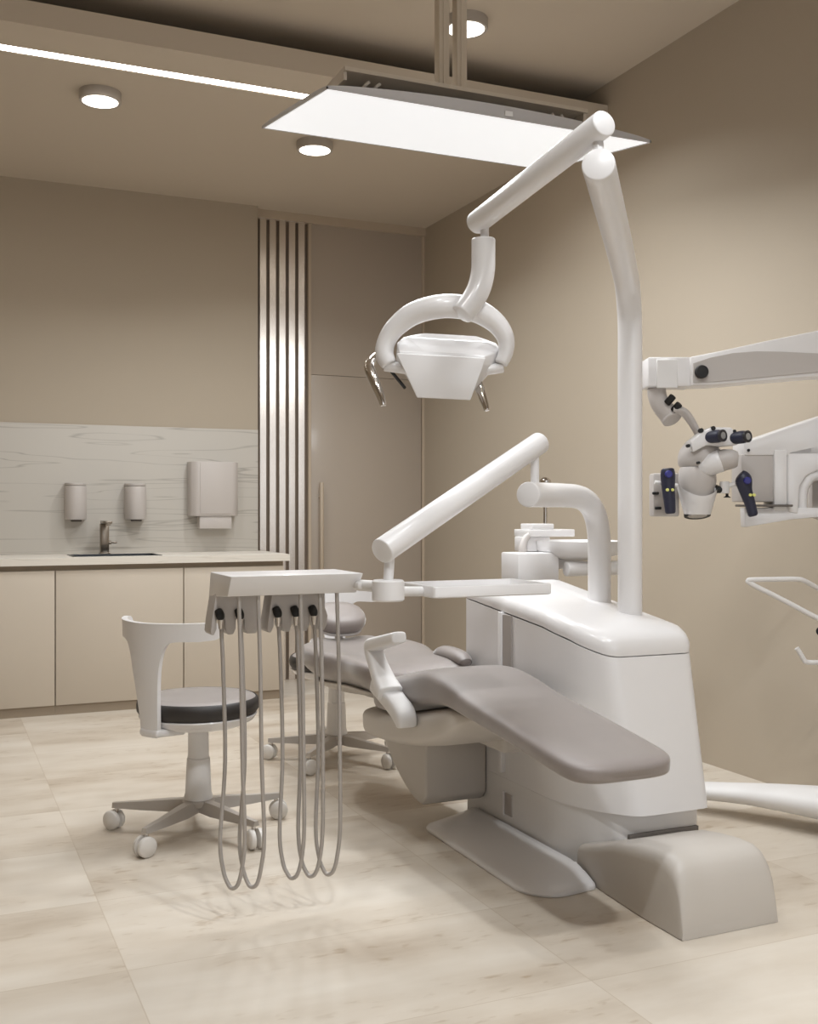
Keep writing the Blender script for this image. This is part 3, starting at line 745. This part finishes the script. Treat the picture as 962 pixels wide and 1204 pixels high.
# lamp head: wide rounded back with a trapezoid plate in front
bm = NB()
q0 = [(474, 396), (500, 391), (560, 394.5), (584, 403), (583, 432), (556, 462), (490, 462), (470, 432)]
q1 = [(467, 403), (478, 396), (575, 402), (589, 411), (584, 428), (554, 460), (492, 460), (466, 424)]
q2 = [(469, 413), (500, 413.5), (545, 416), (571, 419), (568, 430), (553, 466), (491, 464), (473, 428)]
def rr(q, d): return [M(a, b, d) for a, b in q]
loft(bm, [rr(q0, HD+.13), rr(q1, HD+.12), rr(q1, HD+.03), rr(q2, HD-.02)])
bmesh.ops.bevel(bm, geom=bm.edges[:], offset=.004, segments=2, profile=.5, affect='EDGES')
lh = obj('lamp_head', bm, W['white'], t, 40)
bm = NB(); prism(bm, rr([(466, 415), (571.5, 421), (553.5, 470), (490.5, 467)], HD-.035), FX*.016, .003, 2); obj('back_plate', bm, W['white'], t)
bm = NB(); lathe(bm, M(528, 425, HD+.131), [(.035, 0), (.035, .006), (.03, .01), (.001, .012)], 28, axis=FX); obj('lens', bm, W['lens'], lh)
bm = NB(); tube(bm, [M(443, 417, HD+.07), M(435, 428, HD+.04), M(436, 437, HD+.02), M(441, 450, HD+.0), M(447, 465, HD-.01), M(451, 478, HD-.015)], [.011, .016, .0175, .0155, .013, .009], 16, 5, bev=.003); obj('handle', bm, W['chrome'], t, 50)
bm = NB(); tube(bm, [M(458, 434, HD+.05), M(468, 446, HD+.08), M(476, 456, HD+.11)], [.005, .005, .005], 10, 3); obj('handle_rod', bm, W['black'], t, 50)
bm = NB(); tube(bm, [M(555, 440, HD+.06), M(562, 452, HD+.03), M(567, 465, HD+.01), M(573, 483, HD-.005)], [.013, .0145, .013, .0085], 16, 5, bev=.003); obj('handle', bm, W['chrome'], t, 50)
settle(t)

# ================================================================== STOOLS
SX, SY = .87, 3.82
t = thing('dental_stool', 'wheeled dental stool with white curved back, in front of the cream cabinets', 'stool', 'wheeled dental stools', (SX, SY, 0))
bm = NB(); lathe(bm, (SX, SY, 0), [(.17, .424), (.205, .427), (.214, .440), (.215, .458), (.210, .474), (.196, .483), (.15, .488), (.001, .489)], 56); obj('seat_cushion', bm, W['uphol'], t, 60)
bm = NB(); lathe(bm, (SX, SY, 0), [(.2045, .4262), (.2143, .4395), (.2162, .452), (.2158, .462), (.2122, .4755), (.2045, .4815), (.20, .476), (.204, .43)], 56, cap=False); obj('seat_band', bm, W['band'], t, 60)
bm = NB(); lathe(bm, (SX, SY, 0), [(.04, .372), (.10, .374), (.16, .384), (.196, .402), (.208, .420), (.206, .4235), (.001, .4235)], 56); obj('seat_shell', bm, W['white'], t, 50)
def stool_back(az, rad=.235, top=.765):
    bm = NB(); cols = []
    N_ = 200; half = math.radians(64)
    for i in range(N_+1):
        a = -half+2*half*i/N_; da = abs(math.degrees(a))
        # lower edge: stem in the middle, flaring smoothly into the band
        if da <= 9.5: zl = .376
        elif da >= 46: zl = .706+.008*((da-46)/20)
        else:
            f = (da-9.5)/36.5; zl = .376+(.706-.376)*(1-(1-f)**8.5)
        zt = top+.004*(da/64)
        end = max(0, (da-56)/8); mid = (zt+zl)/2; hh = (zt-zl)/2*math.sqrt(max(.05, 1-end**2)); zl, zt = (mid-hh, mid+hh) if end > 0 else (zl, zt)
        cols.append((a, zl, zt))
    rows = 14; th = .020
    def pt(a, z, r):
        f = max(0, min(1, (z-.40)/.2)); g = max(0, min(1, (z-.42)/.35))
        R = r+.012*f - .02*(1-f)*0+.018*g
        return Vector((SX+R*math.cos(az+a), SY+R*math.sin(az+a), z))
    O = [[bm.verts.new(pt(a, zl+(zt-zl)*j/rows, rad)) for j in range(rows+1)] for a, zl, zt in cols]
    I = [[bm.verts.new(pt(a, zl+(zt-zl)*j/rows, rad-th)) for j in range(rows+1)] for a, zl, zt in cols]
    for i in range(N_):
        for j in range(rows):
            bm.faces.new((O[i][j], O[i+1][j], O[i+1][j+1], O[i][j+1])); bm.faces.new((I[i][j], I[i][j+1], I[i+1][j+1], I[i+1][j]))
        bm.faces.new((O[i][0], I[i][0], I[i+1][0], O[i+1][0])); bm.faces.new((O[i][rows], O[i+1][rows], I[i+1][rows], I[i][rows]))
    for i in (0, N_):
        for j in range(rows): bm.faces.new((O[i][j], O[i][j+1], I[i][j+1], I[i][j]))
    # foot of the stem running in under the shell
    d = Vector((math.cos(az), math.sin(az), 0)); s = Vector((-d.y, d.x, 0)); c = Vector((SX, SY, 0))
    prism(bm, [c+d*.10-s*.045+UZ*.366, c+d*.10+s*.045+UZ*.366, c+d*.238+s*.045+UZ*.378, c+d*.238-s*.045+UZ*.378], UZ*.026, .010, 3)
    return bm
obj('backrest', stool_back(math.radians(212)), W['white'], t, 40)
bm = NB(); lathe(bm, (SX, SY, 0), [(.050, .118), (.050, .128), (.046, .14), (.042, .24), (.0405, .262), (.037, .264), (.036, .355), (.045, .372), (.001, .372)], 36); obj('column', bm, W['satin'], t, 40)
bm = NB(); lathe(bm, (SX, SY, 0), [(.001, .078), (.035, .08), (.054, .095), (.058, .112), (.05, .1175), (.001, .1175)], 30); hubo = obj('base_hub', bm, W['legmetal'], t)
for kk in range(5):
    a = math.radians(7+72*kk); d = Vector((math.cos(a), math.sin(a), 0)); s = Vector((-d.y, d.x, 0)); c = Vector((SX, SY, 0))
    bm = NB(); rings = []
    for r, w, zt, zb in ((.03, .030, .117, .080), (.10, .028, .114, .074), (.2, .022, .104, .075), (.285, .0165, .097, .077), (.314, .013, .095, .078)):
        rings.append([c+d*r+s*x_+UZ*z_ for x_, z_ in ((-w, zb), (-w*.55, zt), (w*.55, zt), (w, zb))])
    loft(bm, rings); leg = obj('leg', bm, W['legmetal'], t, 25)
    bm = NB(); e = c+d*.30; wax = (d*.35+s*.94).normalized()
    tube(bm, [e+UZ*.077, e+UZ*.06], .008, 10)
    obj('caster_stem', bm, W['chrome'], leg)
    bm = NB(); w0 = e+d*.010+UZ*.0345
    for sg in (-1, 1):
        lathe(bm, w0+wax*(sg*.006), [(.026, 0), (.0338, .002*sg), (.0343, .014*sg), (.030, .019*sg), (.001, .021*sg)], 26, axis=wax)
    obj('caster', bm, W['castor'], t, 50)
settle(t)
s2 = copy_thing(t, (1.70, 4.66, 0), 0)
tag(s2, 'wheeled dental stool half hidden behind the dental chair headrest', 'stool', 'wheeled dental stools')
s2.rotation_euler = (0, 0, math.radians(72-212))

# ================================================================== SURGICAL MICROSCOPE ON ITS FLOOR STAND
t = thing('surgical_microscope', 'white surgical microscope hanging from a floor stand arm near the right wall', 'microscope', None, (2.985, 2.74, 0))
hubc = Vector((2.985, 2.74, 0))
bm = NB()
def mleg(bm, tip, mid, h0=.16):
    P = [hubc+UZ*.11, hubc.lerp(Vector(mid), .6)+UZ*.10, Vector(mid)+UZ*.085, Vector(tip)+UZ*.06]
    tube(bm, P, [.11, .075, .056, .044], 20, 6, bev=.008, flat=(.62, 1.15))
mleg(bm, (2.50, 3.52, 0), (2.73, 3.22, 0)); mleg(bm, (2.74, 2.32, 0), (2.85, 2.50, 0)); mleg(bm, (3.11, 2.42, 0), (3.06, 2.56, 0)); mleg(bm, (3.12, 3.10, 0), (3.07, 2.95, 0))
lathe(bm, hubc, [(.12, .05), (.15, .07), (.15, .12), (.115, .16), (.07, .22), (.001, .22)], 36); obj('stand_base', bm, W['satin'], t, 50)
for p_ in ((2.50, 3.52), (2.74, 2.32), (3.11, 2.42), (3.12, 3.10)):
    bm = NB(); lathe(bm, (p_[0], p_[1], .022), [(.001, -.012), (.018, -.012), (.0215, -.009), (.0215, .009), (.018, .012), (.001, .012)], 22, axis=(.8, .6, 0)); tube(bm, [(p_[0], p_[1], .022), (p_[0], p_[1], .05)], .01, 10); obj('caster', bm, W['grey'], t)
bm = NB(); tube(bm, [hubc+UZ*.18, hubc+UZ*.9, Vector((2.985, 2.74, 1.3))], [.06, .055, .055], 24, 1); obj('stand_column', bm, W['satin'], t)
D = 3.78
# long upper beam
bm = NB()
pr = [(812, 419.5), (850, 412), (900, 401), (962, 388.5), (1020, 380), (1030, 392), (1030, 440), (1000, 441), (962, 442), (840, 452.5), (812, 453)]
prism(bm, [M(a, b, D-.02) for a, b in pr], FX*.13, .006, 2); beam = obj('upper_arm', bm, W['white'], t, 30)
bm = NB()
pi_ = [(815.5, 427), (835, 420.5), (862, 415), (890, 413), (920, 413.5), (962, 415.5), (1010, 419), (1010, 436), (962, 437.5), (840, 449), (815.5, 450)]
prism(bm, [M(a, b, D-.0245) for a, b in pi_], FX*.006, .001, 1); obj('arm_inlay', bm, W['grey'], beam, 30)
bm = NB(); lathe(bm, M(824.5, 437.5, D-.024), [(.023, 0), (.0235, -.012), (.021, -.02), (.001, -.021)], 28, axis=FX); obj('arm_knob', bm, W['black'], beam)
bm = NB(); box(bm, M(1012, 470, D+.05), (.16, .16, .42), .02, 3, Matrix.Rotation(-YAW, 3, 'Z')); tube(bm, [M(1012, 520, D+.05), (2.985, 2.74, 1.28)], .06, 20); obj('column_head', bm, W['satin'], t)
# end block
bm = NB(); box(bm, M(784.5, 439.5, D+.045), (.162, .115, .104), .008, 2, Matrix.Rotation(-YAW, 3, 'Z')); eb = obj('end_block', bm, W['white'], t)
bm = NB(); box(bm, M(784.5, 439.5, D-.0135), (.074, .006, .1), .002, 1, Matrix.Rotation(-YAW, 3, 'Z')); obj('block_plate', bm, W['satin'], eb)
# elbow
De = D+.04
bm = NB(); tube(bm, [M(772, 456, De), M(773, 466, De), M(778, 477, De), M(787, 488, De), M(791, 494, De-.01)], [.033, .033, .034, .036, .036], 24, 5, bev=.005); el = obj('elbow', bm, W['grey'], t, 50)
for a, b in ((789, 469.5), (796.5, 478.5)):
    bm = NB(); tube(bm, [M(a-5, b+5, De-.03), M(a+3, b-4, De-.045)], .0125, 16, bev=.003); obj('elbow_knob', bm, W['black'], el)
bm = NB(); tube(bm, [M(790, 482, De-.02), M(803, 484, De-.02), M(812, 494, De-.02), M(820, 508, De-.02), M(826, 520, De-.02)], [.022, .022, .02, .018, .02], 18, 5, flat=(1.25, .7), up=-FX); obj('forearm', bm, W['grey'], t, 50)
# microscope carrier and body
bm = NB(); lathe(bm, M(823, 549, De), [(.001, 0), (.07, 0), (.076, .01), (.077, .035), (.07, .06), (.052, .085), (.03, .098), (.001, .1)], 36); obj('carrier', bm, W['grey'], t, 50)
bm = NB(); lathe(bm, M(820, 604, De-.01), [(.044, 0), (.047, .003), (.052, .04), (.060, .085), (.066, .115), (.064, .15), (.058, .165), (.001, .168)], 40); obj('objective_body', bm, W['grey'], t, 50)
bm = NB(); n = 44; rings = []
c0 = M(820, 605, De-.01)
for f in (0, .06, .3, .6, .9, 1):
    ring = []
    for i in range(n):
        a = 2*PI*i/n; ca, sa = math.cos(a), math.sin(a)
        topz = .075+.030*ca*ca+.01*sa      # cover dips in the middle and rises at both sides
        r = .046+.026*min(1, f*1.05)
        ring.append(c0+RX*(ca*r)+FX*(sa*r)+UZ*(topz*f))
    rings.append(ring)
loft(bm, rings, True, False); obj('white_cover', bm, W['white'], t, 50)
bm = NB(); lathe(bm, c0, [(.034, -.006), (.041, -.008), (.046, -.006), (.0465, .003), (.034, .003), (.034, -.006)], 36, axis=UZ+FX*.26, cap=False); obj('objective_ring', bm, W['black'], t)
bm = NB(); lathe(bm, c0, [(.0338, -.0055), (.001, -.0055)], 30, axis=UZ+FX*.26, cap=False); obj('objective_lens', bm, W['lens'], t)
bm = NB(); tube(bm, [M(826, 551, De-.04), M(838, 545, De-.06), M(848, 541.5, De-.07)], [.036, .039, .040], 26, 2, bev=.003); obj('joint_drum', bm, W['white'], t, 40)
bm = NB(); tube(bm, [M(846, 542, De-.068), M(857, 540, De-.078), M(868, 540, De-.085)], [.038, .036, .028], 26, 3, bev=.006); obj('motor_drum', bm, W['grey'], t, 40)
# binocular head
bm = NB(); prism(bm, [M(a, b, De-.09) for a, b in ((812, 519), (826, 507), (837, 502), (861, 502.5), (865, 508), (872, 516), (868, 523), (848, 525), (832, 523), (815, 532))], FX*.08, .006, 2); bh = obj('binocular_head', bm, W['white'], t, 40)
for a, b in ((838, 514), (867, 515)):
    ax = (-FX*.80+RX*.55+UZ*.05).normalized(); p0 = M(a-2, b, De-.085)
    bm = NB(); lathe(bm, p0, [(.020, -.02), (.0215, 0), (.0225, .03), (.021, .04), (.019, .044), (.001, .044)], 24, axis=ax); ep = obj('eyepiece', bm, W['navy'], bh)
    bm = NB(); lathe(bm, p0+ax*.044, [(.019, 0), (.021, .004), (.021, .010), (.015, .012), (.012, .006), (.001, .005)], 24, axis=ax); obj('eyecup', bm, W['rim'], ep)
    bm = NB(); lathe(bm, p0+ax*.051, [(.001, 0), (.0125, 0), (.0125, .003), (.001, .0045)], 20, axis=ax); obj('eye_lens', bm, W['lens'], bh)
for a, b, r in ((825, 506, .008), (839, 503.5, .008), (864, 507, .006), (810, 524, .006), (822, 544, .005)):
    bm = NB(); lathe(bm, M(a, b, De-.092), [(r, 0), (r, .02), (.001, .02)], 14, axis=FX); obj('thumb_screw', bm, W['black'], t)
# side camera box and arm brackets
bm = NB(); box(bm, M(781, 582, De+.06), (.095, .07, .155), .008, 2, Matrix.Rotation(-YAW, 3, 'Z')); cb = obj('camera_box', bm, W['grey'], t)
for a, b in ((771, 580), (774, 597.5)):
    bm = NB(); box(bm, M(a, b, De+.02), (.022, .014, .010), .002, 1, Matrix.Rotation(-YAW, 3, 'Z')); obj('box_latch', bm, W['black'], cb)
bm = NB(); tube(bm, [M(838, 577, De-.03), M(870, 567, De-.05)], .008, 12); lathe(bm, M(852, 573, De-.04), [(.001, -.022), (.016, -.02), (.018, 0), (.016, .02), (.001, .022)], 20, axis=UZ); obj('grip_bracket', bm, W['satin'], t)
bm = NB(); tube(bm, [M(797, 571, De-.03), M(770, 567, De-.03)], .007, 12); obj('grip_bracket', bm, W['satin'], t)
bm = NB(); lathe(bm, M(846, 575.5, De-.04), [(.001, -.012), (.013, -.012), (.013, .012), (.001, .012)], 18, axis=RX); lathe(bm, M(855, 585, De-.04), [(.001, 0), (.014, .0), (.005, .006), (.005, .014), (.001, .014)], 18); obj('clamp_knob', bm, W['black'], t)
def grip(pts, rs, btn, yel, dep):
    bm = NB(); tube(bm, [M(a, b, dep) for a, b in pts], rs, 20, 5, bev=.006, flat=(1, .85)); g = obj('hand_grip', bm, W['navy'], t, 50)
    bm = NB(); lathe(bm, M(btn[0], btn[1], dep-rs[1]*.92), [(.013, .01), (.013, -.002), (.010, -.005), (.001, -.005)], 18, axis=FX); obj('blue_button', bm, W['blue'], g)
    for a, b in yel:
        bm = NB(); lathe(bm, M(a, b, dep-rs[2]*.88), [(.0055, .01), (.0055, -.002), (.004, -.004), (.001, -.004)], 12, axis=FX); obj('yellow_button', bm, W['yellow'], g)
grip([(785, 550.5), (785.5, 558), (786, 574), (787.5, 590), (788.5, 604)], [.022, .027, .024, .0215, .019], (786.5, 557.5), [(785, 576), (791, 576)], De-.05)
grip([(869, 559), (874, 564), (877, 577), (882, 592), (886, 607)], [.022, .030, .023, .019, .017], (879, 565), [(882.5, 582), (887, 582)], De-.06)
# lower balance arm with its boxy clamp, right edge
Dr = 3.86
bm = NB(); prism(bm, [M(a, b, Dr) for a, b in ((875, 520), (905, 510), (962, 490.5), (1015, 474), (1015, 535), (875, 535.5))], FX*.14, .006, 2); la = obj('balance_arm', bm, W['white'], t, 30)
bm = NB(); prism(bm, [M(a, b, Dr+.005) for a, b in ((872, 534), (910, 534), (910, 590), (872, 590))], FX*.12, .004, 2); obj('clamp_side', bm, W['grey'], t)
bm = NB(); prism(bm, [M(a, b, Dr-.006) for a, b in ((910.5, 529), (926, 529), (926, 600), (910.5, 600))], FX*.12, .005, 2); obj('clamp_front', bm, W['white'], t)
bm = NB(); prism(bm, [M(a, b, Dr+.004) for a, b in ((875, 597), (962, 597), (1005, 596), (1005, 606), (962, 608), (930, 611), (876, 620))], FX*.05, .004, 2); obj('clamp_base', bm, W['white'], t, 30)
bm = NB(); box(bm, M(898, 594.5, Dr+.04), (.168, .13, .008), .002, 1, Matrix.Rotation(-YAW, 3, 'Z')); obj('clamp_slot', bm, W['groove'], t)
bm = NB()
fr = [(926, 530), (1010, 512), (1010, 548), (962, 553), (948, 560), (941, 572), (939, 605), (926, 602)]
prism(bm, [M(a, b, Dr+.0) for a, b in fr], FX*.12, .008, 3); obj('clamp_shell', bm, W['white'], t, 40)
bm = NB(); tube(bm, [M(943, 606, Dr+.03), M(943, 580, Dr+.03), M(948, 566, Dr+.03), M(960, 558, Dr+.03), M(1008, 553, Dr+.03)], [.018, .02, .022, .022, .022], 16, 5); obj('clamp_rib', bm, W['white'], t, 50)
bm = NB(); lathe(bm, M(880, 529.5, Dr-.002), [(.005, 0), (.005, -.006), (.001, -.006)], 12, axis=FX); obj('arm_screw', bm, W['black'], t)
bm = NB(); prism(bm, [M(a, b, Dr+.13) for a, b in ((955, 556), (1012, 545), (1012, 625), (980, 618), (955, 606))], FX*.05, .004, 2); obj('column_bracket', bm, W['grey'], t)
# loop handle and cable hook on the stand
Dh = 3.6
bm = NB(); tube(bm, [M(1000, 744, Dh), M(962, 727, Dh), M(920, 705, Dh), M(890, 690, Dh), M(881, 685, Dh), M(880, 683, Dh), M(884, 681.7, Dh), M(910, 681.2, Dh+.02), M(935, 681, Dh+.04), M(946, 683, Dh+.06), M(962, 692, Dh+.10), M(1000, 715, Dh+.2)], .0085, 14, 6); obj('loop_handle', bm, W['satin'], t, 60)
bm = NB(); tube(bm, [M(937, 762, Dh+.05), M(941, 768, Dh+.05), M(945, 775, Dh+.05), M(949, 778.5, Dh+.05), M(965, 779, Dh+.06), M(1000, 779, Dh+.15)], .0085, 14, 6); obj('cable_hook', bm, W['satin'], t, 60)
bm = NB(); lathe(bm, M(964, 742, Dh), [(.001, 0), (.014, .002), (.016, .012), (.001, .014)], 18, axis=-FX); tube(bm, [M(964, 742, Dh), M(1000, 744, Dh+.12)], .008, 10); obj('handle_knob', bm, W['black'], t)
settle(t)

# ================================================================== LIGHT
def area(name, loc, rot, sx, sy, e, col, spread=180):
    l = bpy.data.lights.new(name, 'AREA'); l.shape = 'RECTANGLE'; l.size = sx; l.size_y = sy; l.energy = e; l.color = col; l.spread = math.radians(spread)
    o = bpy.data.objects.new(name, l); C.objects.link(o); o.location = loc; o.rotation_euler = rot; return o
area('panel_lamp', ((PX0+PX1)/2, (PY0+PY1)/2, PZ+.05-.012), (math.atan(tilt), 0, 0), PX1-PX0-.05, PY1-PY0-.05, 26, (.95, .98, 1))
area('window_daylight', ((wx0+wx1)/2, YF-.005, (wz0+wz1)/2), (PI/2, 0, 0), wx1-wx0-.1, wz1-wz0-.1, 14, (.95, .98, 1))
w = bpy.data.worlds.new('daylight'); bpy.context.scene.world = w; w.use_nodes = True
w.node_tree.nodes['Background'].inputs[0].default_value = (.85, .9, 1, 1); w.node_tree.nodes['Background'].inputs[1].default_value = .6

# ================================================================== CAMERA
cam = bpy.data.cameras.new('camera'); co = bpy.data.objects.new('camera', cam); C.objects.link(co)
co.location = (0, 0, CAMH); co.rotation_euler = (PI/2, 0, -YAW)
cam.sensor_width = 36; cam.sensor_fit = 'AUTO'; cam.lens = 36*1266/1204; cam.shift_y = -3.6/1204; cam.clip_start = .05
sc = bpy.context.scene; sc.camera = co
sc.view_settings.view_transform = 'Standard'; sc.view_settings.look = 'None'; sc.view_settings.gamma = 1; sc.view_settings.use_curve_mapping = False
sc.view_settings.exposure = .31
